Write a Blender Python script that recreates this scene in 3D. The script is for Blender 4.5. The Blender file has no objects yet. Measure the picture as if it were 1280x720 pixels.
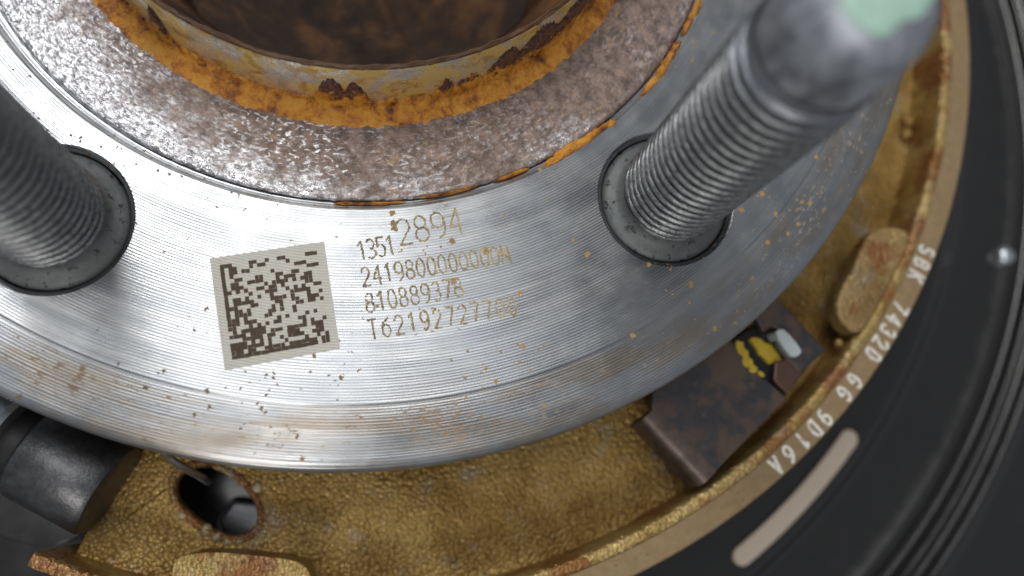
import bpy, bmesh, math, random
from mathutils import Vector, Matrix, noise
from mathutils.geometry import delaunay_2d_cdt

random.seed(7)
scene = bpy.context.scene
C = scene.collection
S = 0.001                 # everything below is written in millimetres, hub axis = Z, hub face = 0
Z0 = 47.0                 # height of the hub face above the lowest point (mm)
PI = math.pi

def W(x, y, z):
    return Vector((x * S, y * S, (z + Z0) * S))

# ------------------------------------------------------------------ camera
CAM = Vector((14.653, -76.572, 91.545))
ROT = Matrix(((0.9820314, -0.14575365, -0.11987576),
              (0.11390024, 0.96423881, -0.23931203),
              (0.15046946, 0.22135805, 0.96351417)))
FPX = 1033.985
cd = bpy.data.cameras.new('camera')
cam = bpy.data.objects.new('camera', cd)
C.objects.link(cam)
cam.matrix_world = Matrix.Translation(W(*CAM)) @ ROT.to_4x4()
cd.sensor_fit = 'HORIZONTAL'
cd.sensor_width = 36.0
cd.lens = FPX / 1280 * 36.0
cd.clip_start = 0.005
cd.clip_end = 20.0
cd.dof.use_dof = True
cd.dof.focus_distance = 0.0950
cd.dof.aperture_fstop = 11.5
scene.camera = cam

def px(x, y, z):
    """photo pixel -> (x, y) in mm on the plane at height z"""
    d = ROT @ Vector(((x - 640) / FPX, -(y - 360) / FPX, -1.0))
    t = (z - CAM.z) / d.z
    p = CAM + d * t
    return (p.x, p.y)

# ------------------------------------------------------------------ light
wd = bpy.data.worlds.new('World')
scene.world = wd
wd.use_nodes = True
bg = wd.node_tree.nodes['Background']
bg.inputs[0].default_value = (0.93, 0.96, 1.0, 1)
bg.inputs[1].default_value = 0.23

def area(name, d, dist, size, power, col, aim=(10, -60, 0)):
    l = bpy.data.lights.new(name, 'AREA')
    l.shape = 'DISK'
    l.size = size
    l.energy = power
    l.color = col
    o = bpy.data.objects.new(name, l)
    C.objects.link(o)
    d = Vector(d).normalized()
    a = W(*aim)
    o.location = a + d * dist
    o.rotation_euler = d.to_track_quat('Z', 'Y').to_euler()
    return o
area('key_lamp', (-0.29, 0.50, 0.80), 0.60, 0.18, 0.95, (1.0, 0.985, 0.95))
area('overhead_lamp', (-0.22, 0.22, 0.94), 0.90, 0.62, 2.2, (1.0, 0.99, 0.97))
area('side_lamp', (-0.12, -0.72, 0.68), 0.70, 0.14, 1.1, (1.0, 0.95, 0.87))

scene.view_settings.view_transform = 'Standard'
scene.view_settings.look = 'None'
scene.view_settings.exposure = 0.15
scene.view_settings.gamma = 1.0
scene.render.engine = 'CYCLES'

# ------------------------------------------------------------------ node helper
class NT:
    def __init__(s, name):
        s.m = bpy.data.materials.new(name)
        s.m.use_nodes = True
        s.t = s.m.node_tree
        s.b = s.t.nodes['Principled BSDF']
        tc = s.t.nodes.new('ShaderNodeTexCoord')
        v = s.t.nodes.new('ShaderNodeVectorMath'); v.operation = 'SCALE'
        s.t.links.new(tc.outputs['Object'], v.inputs[0])
        v.inputs['Scale'].default_value = 1000.0
        s.raw = v.outputs[0]
        s.co = s.vadd(s.raw, (0.0, 0.0, 3.37))   # keeps noise off its lattice plane
    def _in(s, sock, v):
        if isinstance(v, bpy.types.NodeSocket): s.t.links.new(v, sock)
        elif v is not None:
            if isinstance(v, tuple) and len(v) == 3 and sock.type == 'RGBA': v = (*v, 1)
            sock.default_value = v
    def math(s, op, a, b=None, c=None, clamp=False):
        n = s.t.nodes.new('ShaderNodeMath'); n.operation = op; n.use_clamp = clamp
        s._in(n.inputs[0], a)
        if b is not None: s._in(n.inputs[1], b)
        if c is not None: s._in(n.inputs[2], c)
        return n.outputs[0]
    def step(s, v, lo, hi, a=0.0, b=1.0):
        n = s.t.nodes.new('ShaderNodeMapRange'); n.interpolation_type = 'SMOOTHSTEP'
        s._in(n.inputs['Value'], v); n.inputs['From Min'].default_value = lo; n.inputs['From Max'].default_value = hi
        n.inputs['To Min'].default_value = a; n.inputs['To Max'].default_value = b
        return n.outputs[0]
    def noise(s, vec, scale, detail=4, rough=0.55, dist=0.0, dim='3D', w=None):
        n = s.t.nodes.new('ShaderNodeTexNoise'); n.noise_dimensions = dim
        if dim == '1D': s._in(n.inputs['W'], w)
        else: s._in(n.inputs['Vector'], vec)
        n.inputs['Scale'].default_value = scale; n.inputs['Detail'].default_value = detail
        n.inputs['Roughness'].default_value = rough; n.inputs['Distortion'].default_value = dist
        return n.outputs['Fac']
    def voro(s, vec, scale, feature='F1', out='Distance', rnd=1.0):
        n = s.t.nodes.new('ShaderNodeTexVoronoi'); n.feature = feature
        s._in(n.inputs['Vector'], vec); n.inputs['Scale'].default_value = scale
        n.inputs['Randomness'].default_value = rnd
        return n.outputs[out]
    def sep(s, v):
        n = s.t.nodes.new('ShaderNodeSeparateXYZ'); s._in(n.inputs[0], v); return n.outputs
    def comb(s, x, y, z):
        n = s.t.nodes.new('ShaderNodeCombineXYZ')
        s._in(n.inputs[0], x); s._in(n.inputs[1], y); s._in(n.inputs[2], z); return n.outputs[0]
    def vmul(s, v, k):
        n = s.t.nodes.new('ShaderNodeVectorMath'); n.operation = 'MULTIPLY'
        s._in(n.inputs[0], v); n.inputs[1].default_value = k; return n.outputs[0]
    def vadd(s, v, k):
        n = s.t.nodes.new('ShaderNodeVectorMath'); n.operation = 'ADD'
        s._in(n.inputs[0], v); s._in(n.inputs[1], k); return n.outputs[0]
    def mix(s, f, a, b):
        n = s.t.nodes.new('ShaderNodeMix'); n.data_type = 'RGBA'
        s._in(n.inputs[0], f); s._in(n.inputs[6], a); s._in(n.inputs[7], b); return n.outputs[2]
    def ramp(s, f, stops):
        n = s.t.nodes.new('ShaderNodeValToRGB'); s._in(n.inputs[0], f)
        e = n.color_ramp.elements
        while len(e) < len(stops): e.new(0.5)
        for i, (p, c) in enumerate(stops): e[i].position = p; e[i].color = (*c, 1)
        return n.outputs[0]
    def polar(s):
        x, y, z = s.sep(s.raw)
        r = s.math('SQRT', s.math('ADD', s.math('MULTIPLY', x, x), s.math('MULTIPLY', y, y)))
        a = s.math('ARCTAN2', y, x)
        return x, y, z, r, a
    def bump(s, h, strength, dist_mm, prev=None):
        n = s.t.nodes.new('ShaderNodeBump')
        s._in(n.inputs['Height'], h); s._in(n.inputs['Strength'], strength)
        n.inputs['Distance'].default_value = dist_mm * S
        if prev is not None: s.t.links.new(prev, n.inputs['Normal'])
        return n.outputs[0]
    def tangent(s):
        n = s.t.nodes.new('ShaderNodeTangent'); n.direction_type = 'RADIAL'; n.axis = 'Z'
        s.t.links.new(n.outputs[0], s.b.inputs['Tangent'])
        s.b.inputs['Anisotropic Rotation'].default_value = 0.25
    def out(s, color=None, rough=None, metal=None, normal=None, aniso=None, spec=None, coat=None):
        for k, v in (('Base Color', color), ('Roughness', rough), ('Metallic', metal), ('Normal', normal),
                     ('Anisotropic', aniso), ('Specular IOR Level', spec), ('Coat Weight', coat)):
            if v is not None: s._in(s.b.inputs[k], v)
        return s.m

# ------------------------------------------------------------------ materials
def mat_turned():
    n = NT('turned_steel')
    x, y, z, r, a = n.polar()
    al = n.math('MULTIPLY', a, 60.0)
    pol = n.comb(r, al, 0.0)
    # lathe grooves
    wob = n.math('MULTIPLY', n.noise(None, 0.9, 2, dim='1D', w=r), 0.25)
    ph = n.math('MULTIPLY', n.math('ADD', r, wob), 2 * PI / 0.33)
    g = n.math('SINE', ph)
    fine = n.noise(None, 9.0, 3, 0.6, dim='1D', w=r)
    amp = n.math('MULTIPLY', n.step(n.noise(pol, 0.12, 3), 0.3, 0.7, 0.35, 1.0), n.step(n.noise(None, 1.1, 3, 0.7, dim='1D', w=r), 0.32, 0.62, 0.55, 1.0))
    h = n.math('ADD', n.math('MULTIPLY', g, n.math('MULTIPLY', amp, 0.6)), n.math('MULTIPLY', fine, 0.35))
    nm = n.bump(h, 0.42, 0.055)
    # stretched scratches / worn patches
    pitn = n.noise(n.co, 2.2, 5, 0.7)
    # base tone
    tone = n.noise(n.vmul(pol, (1.0, 0.12, 1)), 0.6, 4)
    col = n.mix(n.step(tone, 0.3, 0.75), (0.33, 0.345, 0.37), (0.47, 0.48, 0.49))
    smudge = n.step(n.noise(n.co, 0.09, 5, 0.6), 0.42, 0.75)
    col = n.mix(n.math('MULTIPLY', smudge, 0.45), col, (0.42, 0.45, 0.50))
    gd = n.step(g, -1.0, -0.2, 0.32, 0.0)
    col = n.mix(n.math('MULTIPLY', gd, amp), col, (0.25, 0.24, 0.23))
    # outer conical band: stained
    band = n.step(r, 70.0, 70.6)
    stain = n.step(n.noise(n.vmul(pol, (1, .25, 1)), 0.35, 5, 0.65), 0.40, 0.66)
    col = n.mix(n.math('MULTIPLY', band, n.math('MULTIPLY', stain, 0.6)), col, (0.33, 0.26, 0.18))
    st2 = n.step(n.math('ADD', n.noise(n.vmul(pol, (1.1, .6, 1)), 1.7, 5, 0.7), n.math('MULTIPLY', n.noise(n.vadd(n.co, (7., 2., 0.)), 0.08, 2), 0.45)), 0.80, 0.90)
    mid = n.math('MULTIPLY', n.step(r, 70.3, 71.3), n.step(r, 76.2, 74.2))
    st2 = n.math('MULTIPLY', st2, mid)
    col = n.mix(n.math('MULTIPLY', st2, 0.75), col, (0.30, 0.17, 0.07))
    # rust specks: two sizes, clustered
    clus = n.noise(n.co, 0.05, 3)
    v1 = n.voro(n.vadd(n.vmul(n.co, (1, 1, 0)), n.vmul(n.comb(pitn, n.noise(n.vadd(n.co, (9., 4., 0.)), 2.6, 4, 0.7), 0.0), (1.3, 1.3, 0))), 0.42)
    lim = n.step(clus, 0.34, 0.66, 0.035, 0.16)
    s1 = n.step(n.math('SUBTRACT', lim, v1), 0.0, 0.02)
    v2 = n.voro(n.vadd(n.vmul(n.co, (1, 1, 0)), n.vmul(n.comb(n.noise(n.vadd(n.co, (1., 7., 0.)), 3.5, 4, 0.7), pitn, 0.0), (.8, .8, 0))), 1.0)
    lim2 = n.step(n.noise(n.vadd(n.co, (40., 3., 0.)), 0.06, 3), 0.38, 0.66, 0.0, 0.19)
    s2 = n.step(n.math('SUBTRACT', lim2, v2), 0.0, 0.03)
    sp = n.math('MAXIMUM', s1, s2)
    scol = n.mix(n.step(n.math('ADD', x, n.math('MULTIPLY', n.noise(n.co, 0.4, 2), 40.0)), 10.0, 50.0), (0.14, 0.085, 0.035), (0.42, 0.26, 0.06))
    col = n.mix(n.math('MULTIPLY', sp, 0.9), col, scol)
    rough = n.step(n.noise(n.co, 0.25, 4), 0.3, 0.7, 0.27, 0.38)
    allr = n.math('MAXIMUM', sp, st2)
    rough = n.math('ADD', rough, n.math('MULTIPLY', allr, 0.35))
    metal = n.math('SUBTRACT', 1.0, n.math('MULTIPLY', allr, 0.85))
    n.tangent()
    return n.out(col, rough, metal, nm, 0.65)

def mat_contact():
    n = NT('rusted_contact_face')
    x, y, z, r, a = n.polar()
    pol = n.comb(r, n.math('MULTIPLY', a, 42.0), 0.0)
    # left of the hub is cleaner, right is browner
    side = n.step(x, -32.0, 26.0)
    base = n.noise(n.co, 0.16, 5, 0.6)
    med = n.noise(n.vmul(pol, (1.0, 0.55, 1)), 0.9, 6, 0.68)
    fl = n.noise(n.vmul(pol, (1.7, 0.85, 1)), 1.4, 4, 0.62, 0.4)
    inner = n.step(r, 47.0, 39.0)
    amt = n.math('ADD', n.math('ADD', n.math('MULTIPLY', base, 0.7), n.math('MULTIPLY', med, 0.6)),
                 n.math('ADD', n.math('MULTIPLY', side, 0.36), n.math('MULTIPLY', inner, 0.24)))
    rust = n.step(amt, 0.73, 1.06)
    flk = n.math('MULTIPLY', n.step(fl, 0.52, 0.62), n.step(n.noise(n.vadd(n.co, (2., 9., 0.)), 0.12, 3), 0.40, 0.62))
    rust = n.math('MULTIPLY', rust, n.math('SUBTRACT', 1.0, n.math('MULTIPLY', flk, n.step(x, 30, 5, 0.25, 0.75))))
    steel = n.mix(n.step(fl, 0.35, 0.6), (0.30, 0.29, 0.31), (0.80, 0.81, 0.86))
    rc = n.ramp(n.math('ADD', n.math('MULTIPLY', n.noise(n.co, 0.6, 7, 0.72), 1.5), -0.25), [(0.20, (0.055, 0.036, 0.029)), (0.45, (0.165, 0.105, 0.078)), (0.62, (0.27, 0.195, 0.165)), (0.82, (0.44, 0.21, 0.065))])
    och = n.step(n.noise(n.vmul(pol, (1.4, .6, 1)), 0.4, 5, 0.7), 0.58, 0.70)
    rc = n.mix(n.math('MULTIPLY', och, 0.7), rc, (0.42, 0.27, 0.10))
    col = n.mix(n.math('MULTIPLY', rust, 0.94), steel, rc)
    # dark pits
    pit = n.step(n.voro(n.vadd(n.co, n.vmul(n.comb(fl, med, 0.0), (1.2, 1.2, 0))), 0.55), 0.20, 0.08)
    pit = n.math('MULTIPLY', pit, n.step(med, 0.42, 0.58))
    col = n.mix(n.math('MULTIPLY', pit, 0.6), col, (0.10, 0.085, 0.08))
    h = n.math('ADD', n.math('MULTIPLY', fl, 1.0), n.math('MULTIPLY', n.noise(n.co, 1.7, 3, 0.6), 0.8))
    nm = n.bump(h, 0.85, 0.26)
    ring = n.math('SINE', n.math('MULTIPLY', r, 2 * PI / 0.42))
    nm = n.bump(n.math('MULTIPLY', ring, n.step(x, 25, -10)), 0.22, 0.05, nm)
    rough = n.math('ADD', 0.24, n.math('MULTIPLY', rust, 0.30))
    metal = n.math('SUBTRACT', 0.95, n.math('MULTIPLY', rust, 0.80))
    n.tangent()
    return n.out(col, rough, metal, nm, 0.4)

def mat_crust():
    n = NT('orange_rust')
    x, y, z, r, a = n.polar()
    f = n.math('ADD', n.math('MULTIPLY', n.noise(n.co, 0.45, 7, 0.72, 0.15), 1.5), -0.25)
    col = n.ramp(f, [(0.28, (0.10, 0.035, 0.012)), (0.40, (0.36, 0.12, 0.016)), (0.54, (0.60, 0.25, 0.022)), (0.72, (0.66, 0.34, 0.06)), (0.88, (0.36, 0.13, 0.03))])
    # dark, partly glinting scale towards the upper edge
    g = n.math('ADD', n.noise(n.vadd(n.co, (3., 8., 1.)), 0.55, 5, 0.7), n.math('MULTIPLY', n.math('SUBTRACT', z, 1.6), 0.085))
    sc = n.step(g, 0.60, 0.68)
    sc = n.math('MULTIPLY', sc, n.step(z, 0.5, 1.0))
    fine = n.noise(n.co, 2.0, 5, 0.7)
    scol = n.ramp(fine, [(0.3, (0.04, 0.018, 0.016)), (0.5, (0.12, 0.05, 0.035)), (0.64, (0.22, 0.13, 0.11)), (0.76, (0.50, 0.46, 0.44))])
    col = n.mix(sc, col, scol)
    nm = n.bump(n.math('ADD', n.noise(n.co, 1.4, 6, 0.65), n.math('MULTIPLY', sc, 0.5)), 0.8, 0.35)
    return n.out(col, n.math('SUBTRACT', n.step(f, 0.3, 0.7, 0.42, 0.6), n.math('MULTIPLY', sc, 0.12)), n.math('MULTIPLY', sc, 0.3), nm)

def mat_pilot():
    n = NT('stained_pilot_wall')
    x, y, z, r, a = n.polar()
    pol = n.comb(n.math('MULTIPLY', a, 36.0), z, 0.0)
    f = n.noise(pol, 0.20, 5, 0.6, 0.6)
    bare = n.mix(n.noise(pol, 0.5, 3), (0.55, 0.53, 0.48), (0.88, 0.85, 0.76))
    col = n.mix(n.step(f, 0.40, 0.56), bare, (0.66, 0.46, 0.15))
    o = n.step(n.noise(n.vadd(pol, (9., 4., 2.)), 0.40, 6, 0.72, 0.3), 0.50, 0.60)
    low = n.step(z, 9.5, 1.0)
    o2 = n.math('MULTIPLY', o, n.math('ADD', 0.5, n.math('MULTIPLY', low, 0.5)))
    col = n.mix(o2, col, n.ramp(n.noise(n.co, 0.9, 5), [(0.3, (0.20, 0.07, 0.02)), (0.6, (0.48, 0.24, 0.04))]))
    ring = n.math('SINE', n.math('MULTIPLY', z, 2 * PI / 0.5))
    nm = n.bump(ring, 0.15, 0.05)
    nm = n.bump(n.noise(n.co, 1.5, 5), 0.3, 0.12, nm)
    yel = n.step(f, 0.40, 0.56)
    metal = n.math('SUBTRACT', 0.9, n.math('MAXIMUM', n.math('MULTIPLY', yel, 0.55), n.math('MULTIPLY', o2, 0.9)))
    return n.out(col, n.math('ADD', 0.27, n.math('MULTIPLY', o2, 0.3)), metal, nm)

def mat_bore():
    n = NT('dark_brown_bore')
    x, y, z, r, a = n.polar()
    pol = n.comb(n.math('MULTIPLY', r, 1.3), n.math('MULTIPLY', a, 14.0), z)
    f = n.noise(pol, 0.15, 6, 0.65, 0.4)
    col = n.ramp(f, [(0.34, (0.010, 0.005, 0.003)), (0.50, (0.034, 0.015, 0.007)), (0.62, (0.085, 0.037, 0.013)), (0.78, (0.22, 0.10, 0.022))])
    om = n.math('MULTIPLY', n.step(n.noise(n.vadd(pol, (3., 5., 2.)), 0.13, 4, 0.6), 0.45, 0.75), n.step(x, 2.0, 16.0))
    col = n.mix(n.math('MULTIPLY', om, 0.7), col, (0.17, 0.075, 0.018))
    nm = n.bump(n.noise(pol, 0.9, 5), 0.5, 0.3)
    return n.out(col, 0.68, 0.0, nm, spec=0.25)

def mat_stud(dark=1.0):
    n = NT('phosphated_stud_steel')
    f = n.noise(n.co, 0.5, 5, 0.65)
    fine = n.noise(n.vmul(n.co, (1, 1, 2.5)), 2.2, 5, 0.7)
    x, y, z, r, a = n.polar()
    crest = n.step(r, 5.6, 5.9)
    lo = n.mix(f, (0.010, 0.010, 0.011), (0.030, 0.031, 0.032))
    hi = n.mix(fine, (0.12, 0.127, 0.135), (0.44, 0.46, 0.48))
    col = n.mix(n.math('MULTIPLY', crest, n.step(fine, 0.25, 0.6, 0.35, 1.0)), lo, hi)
    col = n.mix(n.step(z, 31.0, 36.5, 0.0, 0.9), col, n.mix(f, (0.20, 0.21, 0.25), (0.42, 0.45, 0.50)))
    nm = n.bump(fine, 0.45, 0.10)
    return n.out(col, n.step(f, 0.3, 0.7, 0.30, 0.46), 0.85, nm)

def mat_collar():
    n = NT('stud_collar_steel')
    f = n.noise(n.co, 0.55, 6, 0.65)
    g = n.noise(n.vadd(n.co, (5., 1., 0.)), 0.9, 5, 0.7)
    col = n.mix(f, (0.085, 0.092, 0.095), (0.22, 0.235, 0.24))
    col = n.mix(n.step(g, 0.56, 0.64), col, (0.04, 0.04, 0.04))
    nm = n.bump(n.noise(n.co, 2.5, 5, 0.7), 0.35, 0.08)
    return n.out(col, 0.55, 0.55, nm)

def mat_tip():
    n = NT('pale_stud_tip')
    f = n.noise(n.vmul(n.co, (1, 1, .6)), 0.32, 5, 0.6)
    col = n.mix(n.step(f, 0.32, 0.70), (0.15, 0.16, 0.19), (0.52, 0.56, 0.62))
    nm = n.bump(n.noise(n.co, 0.8, 5), 0.35, 0.2)
    return n.out(col, 0.55, 0.5, nm)

def mat_gold(name='yellow_zinc_plate', c1=(0.27, 0.155, 0.036), c2=(0.46, 0.305, 0.10), rusty=0.0):
    n = NT(name)
    f = n.noise(n.co, 0.12, 5, 0.6)
    pv = n.voro(n.vadd(n.co, n.vmul(n.comb(n.noise(n.co, 1.2, 2), n.noise(n.vadd(n.co, (5., 5., 5.)), 1.2, 2), 0.0), (0.5, 0.5, 0.0))), 1.9)
    peb = n.math('MULTIPLY', n.math('MULTIPLY', pv, pv), 1.6)
    pb2 = n.noise(n.co, 2.2, 3, 0.6)
    col = n.mix(n.step(f, 0.3, 0.7), c1, c2)
    col = n.mix(n.step(n.noise(n.vadd(n.co, (3., 7., 1.)), 0.2, 4), 0.55, 0.72, 0.0, 0.5), col, (0.36, 0.33, 0.27))
    white = n.step(n.noise(n.vadd(n.co, (1., 2., 5.)), 1.6, 3, 0.6), 0.62, 0.72)
    col = n.mix(n.math('MULTIPLY', white, 0.4), col, (0.62, 0.55, 0.40))
    if rusty > 0:
        rr = n.step(n.noise(n.vadd(n.co, (8., 1., 3.)), 0.16, 5, 0.65), 0.60 - 0.2 * rusty, 0.74 - 0.2 * rusty)
        col = n.mix(n.math('MULTIPLY', rr, 0.8), col, (0.26, 0.095, 0.03))
    h = n.math('ADD', n.math('MULTIPLY', peb, -1.6), n.math('MULTIPLY', pb2, 0.5))
    nm = n.bump(h, n.step(n.noise(n.vadd(n.co, (6., 6., 6.)), 0.14, 4), 0.3, 0.65, 0.45, 0.8), 0.13)
    return n.out(col, n.step(pb2, 0.3, 0.7, 0.34, 0.56), 0.55, nm)

def mat_lining():
    n = NT('tan_friction_lining')
    f = n.noise(n.co, 0.8, 6, 0.7)
    col = n.mix(f, (0.17, 0.115, 0.055), (0.34, 0.24, 0.13))
    col = n.mix(n.step(n.voro(n.co, 0.9), 0.16, 0.06), col, (0.10, 0.075, 0.05))
    nm = n.bump(n.noise(n.co, 3.0, 5, 0.7), 0.35, 0.15)
    return n.out(col, 0.75, 0.0, nm)

def mat_black(name='black_shield_paint', c=0.012, rough=0.15):
    n = NT(name)
    f = n.noise(n.co, 0.25, 5, 0.6)
    d = n.step(n.noise(n.co, 2.5, 4), 0.66, 0.74)
    col = n.mix(f, (c * .8, c * .82, c * .88), (c * 1.3, c * 1.3, c * 1.4))
    col = n.mix(n.math('MULTIPLY', d, 0.25), col, (0.10, 0.095, 0.09))
    n.b.inputs['Coat Roughness'].default_value = 0.12
    return n.out(col, n.step(f, 0.3, 0.7, rough, rough + 0.10), 0.0, coat=0.35)

def mat_clip():
    n = NT('heat_blued_spring_steel')
    f = n.noise(n.co, 0.22, 6, 0.65, 0.4)
    col = n.mix(n.step(f, 0.40, 0.62), (0.062, 0.063, 0.072), (0.125, 0.088, 0.07))
    col = n.mix(n.step(n.noise(n.vadd(n.co, (4., 4., 0.)), 0.5, 5, 0.7), 0.58, 0.7, 0, 0.4), col, (0.24, 0.15, 0.095))
    nm = n.bump(n.noise(n.co, 1.5, 5, 0.6), 0.22, 0.15)
    return n.out(col, n.step(f, 0.3, 0.7, 0.33, 0.5), 0.65, nm)

def mat_plain(name, c, rough=0.5, metal=0.0, var=0.25, scale=0.8, bump=0.2):
    n = NT(name)
    f = n.noise(n.co, scale, 5, 0.65)
    col = n.mix(f, tuple(v * (1 - var) for v in c), tuple(min(1, v * (1 + var)) for v in c))
    nm = n.bump(n.noise(n.co, scale * 3, 5), bump, 0.12)
    return n.out(col, rough, metal, nm)

def mat_patch():
    n = NT('etched_grey')
    x, y, z, r, a = n.polar()
    g = n.math('SINE', n.math('MULTIPLY', r, 2 * PI / 0.33))
    f = n.noise(n.co, 1.2, 5, 0.7)
    col = n.mix(f, (0.43, 0.415, 0.37), (0.58, 0.565, 0.52))
    col = n.mix(n.step(g, -1, 0.2, 0.22, 0.0), col, (0.20, 0.18, 0.14))
    st = n.step(n.noise(n.vadd(n.co, (4., 2., 1.)), 0.6, 5, 0.7), 0.60, 0.72)
    col = n.mix(n.math('MULTIPLY', st, 0.4), col, (0.30, 0.23, 0.12))
    return n.out(col, 0.55, 0.3, n.bump(g, 0.35, 0.05))

def mat_ink():
    n = NT('worn_white_ink')
    f = n.noise(n.co, 1.6, 5, 0.75)
    col = n.mix(n.step(f, 0.50, 0.64), (0.74, 0.73, 0.68), (0.38, 0.29, 0.18))
    return n.out(col, 0.7, 0.0, n.bump(f, 0.3, 0.1))

def mat_engrave():
    n = NT('laser_engraving')
    f = n.noise(n.co, 2.2, 3, 0.7)
    x, y, z = n.sep(n.co)
    rgt = n.step(x, 8.0, 26.0)
    col = n.mix(n.math('ADD', n.math('MULTIPLY', n.step(f, 0.35, 0.65), 0.55), n.math('MULTIPLY', rgt, 0.4)), (0.085, 0.06, 0.028), (0.50, 0.42, 0.24))
    return n.out(col, 0.5, 0.3)

M = dict(turned=mat_turned(), contact=mat_contact(), crust=mat_crust(), pilot=mat_pilot(), bore=mat_bore(),
         stud=mat_stud(), collar=mat_collar(), tip=mat_tip(),
         gold=mat_gold(), edge=mat_gold('gold_edge', (0.34, 0.22, 0.06), (0.56, 0.42, 0.18), 0.75), lug=mat_gold('bronze_lug', (0.22, 0.135, 0.05), (0.46, 0.32, 0.14), 0.5),
         lining=mat_lining(), black=mat_black(), clip=mat_clip(),
         darksteel=mat_plain('adjuster_steel', (0.12, 0.122, 0.13), 0.40, 0.9, 0.85, 0.6, 0.5),
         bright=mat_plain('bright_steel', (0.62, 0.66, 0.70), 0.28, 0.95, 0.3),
         yellow=mat_plain('yellow_paint', (0.50, 0.35, 0.02), 0.5, 0, 0.5), white=mat_ink(),
         pin=mat_plain('pale_pin', (0.50, 0.56, 0.58), 0.4, 0.2, 0.15), mint=mat_plain('mint_paint', (0.36, 0.55, 0.47), 0.55, 0, 0.2, 0.5),
         beige=mat_plain('beige_slot_fill', (0.52, 0.44, 0.36), 0.6, 0, 0.06, 0.3, 0.05), patch=mat_patch(),
         cell=mat_plain('etched_brown', (0.055, 0.034, 0.016), 0.6, 0.2, 0.45, 1.0, 0.3), engrave=mat_engrave(),
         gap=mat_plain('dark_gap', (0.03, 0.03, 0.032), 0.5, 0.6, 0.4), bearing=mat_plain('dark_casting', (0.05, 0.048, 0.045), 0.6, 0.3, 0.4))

# ------------------------------------------------------------------ geometry helpers
def obj(name, verts, faces, mat, parent=None, smooth=False, bevel=0.0, seg=2, origin=None):
    """verts in mm hub space; the mesh is stored around its parent's origin"""
    me = bpy.data.meshes.new(name)
    if parent is not None: base = parent['_o']
    else: base = origin if origin is not None else (0, 0, 0)
    me.from_pydata([((v[0] - base[0]) * S, (v[1] - base[1]) * S, (v[2] - base[2]) * S) for v in verts], [], faces)
    bm = bmesh.new(); bm.from_mesh(me)
    bmesh.ops.remove_doubles(bm, verts=bm.verts, dist=1e-8)
    bmesh.ops.recalc_face_normals(bm, faces=bm.faces)
    bm.to_mesh(me); bm.free()
    me.materials.append(mat)
    if smooth:
        for p in me.polygons: p.use_smooth = True
        if smooth != 'all': me.set_sharp_from_angle(angle=math.radians(40))
    o = bpy.data.objects.new(name, me)
    C.objects.link(o)
    if parent is not None:
        o.parent = parent
    else:
        o.location = W(*base)
    o['_o'] = base
    if bevel:
        b = o.modifiers.new('bevel', 'BEVEL'); b.width = bevel * S; b.segments = seg; b.limit_method = 'ANGLE'; b.angle_limit = math.radians(35)
    return o

def thing(name, label, cat, base=(0, 0, 0), group=None):
    o = bpy.data.objects.new(name, None)
    o.empty_display_size = 0.01
    C.objects.link(o)
    o.location = W(*base)
    o['_o'] = base
    o['label'] = label; o['category'] = cat
    if group: o['group'] = group
    return o

def lathe(profile, seg=256, a0=None, a1=None, center=(0, 0), jitter=None):
    """revolve [(r, z)...]; a0..a1 in degrees for a sector (closed profile gives end caps)"""
    full = a0 is None
    n = seg if full else seg + 1
    vs = []; fs = []
    for i in range(n):
        a = 2 * PI * i / seg if full else math.radians(a0 + (a1 - a0) * i / seg)
        for j, (r, z) in enumerate(profile):
            rr, zz = (r, z) if jitter is None else jitter(r, z, a, j)
            vs.append((center[0] + rr * math.cos(a), center[1] + rr * math.sin(a), zz))
    k = len(profile)
    for i in range(seg):
        i2 = (i + 1) % n
        for j in range(k - 1):
            fs.append((i * k + j, i2 * k + j, i2 * k + j + 1, i * k + j + 1))
    return vs, fs

def sector(profile, seg, a0, a1, jitter=None):
    """solid sector from a closed profile"""
    prof = profile + [profile[0]]
    vs, fs = lathe(prof, seg, a0, a1, jitter=jitter)
    k = len(prof)
    fs.append(tuple(range(k - 1)))
    fs.append(tuple(range(seg * k + k - 2, seg * k - 1, -1)))
    return vs, fs

def inside(p, lp):
    c = False
    for (x0, y0), (x1, y1) in zip(lp, lp[1:] + lp[:1]):
        if (y0 > p[1]) != (y1 > p[1]) and p[0] < (x1 - x0) * (p[1] - y0) / (y1 - y0) + x0: c = not c
    return c

def plate(loops, z0, z1, zfun=None):
    """solid plate from 2D loops (first outer, others holes)"""
    vin = []; edges = []
    for lp in loops:
        b = len(vin); m = len(lp)
        vin += [Vector(p) for p in lp]
        edges += [(b + i, b + (i + 1) % m) for i in range(m)]
    v, e, f, ov, oe, of = delaunay_2d_cdt(vin, edges, [], 1 if len(loops) > 1 else 2, 1e-6)
    f = [q for q in f if not any(inside(sum((v[i] for i in q), Vector((0, 0))) / len(q), h) for h in loops[1:])]
    n = len(v)
    vs = [(p.x, p.y, z1) for p in v] + [(p.x, p.y, z0) for p in v]
    fs = [tuple(q) for q in f] + [tuple(i + n for i in reversed(q)) for q in f]
    cnt = {}
    for q in f:
        for i in range(len(q)):
            a, b = q[i], q[(i + 1) % len(q)]
            cnt[(a, b)] = cnt.get((a, b), 0) + 1
    for (a, b) in cnt:
        if (b, a) not in cnt: fs.append((b, a, a + n, b + n))
    return vs, fs

def circ(cx, cy, r, n=48):
    return [(cx + r * math.cos(2 * PI * i / n), cy + r * math.sin(2 * PI * i / n)) for i in range(n)]

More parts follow.
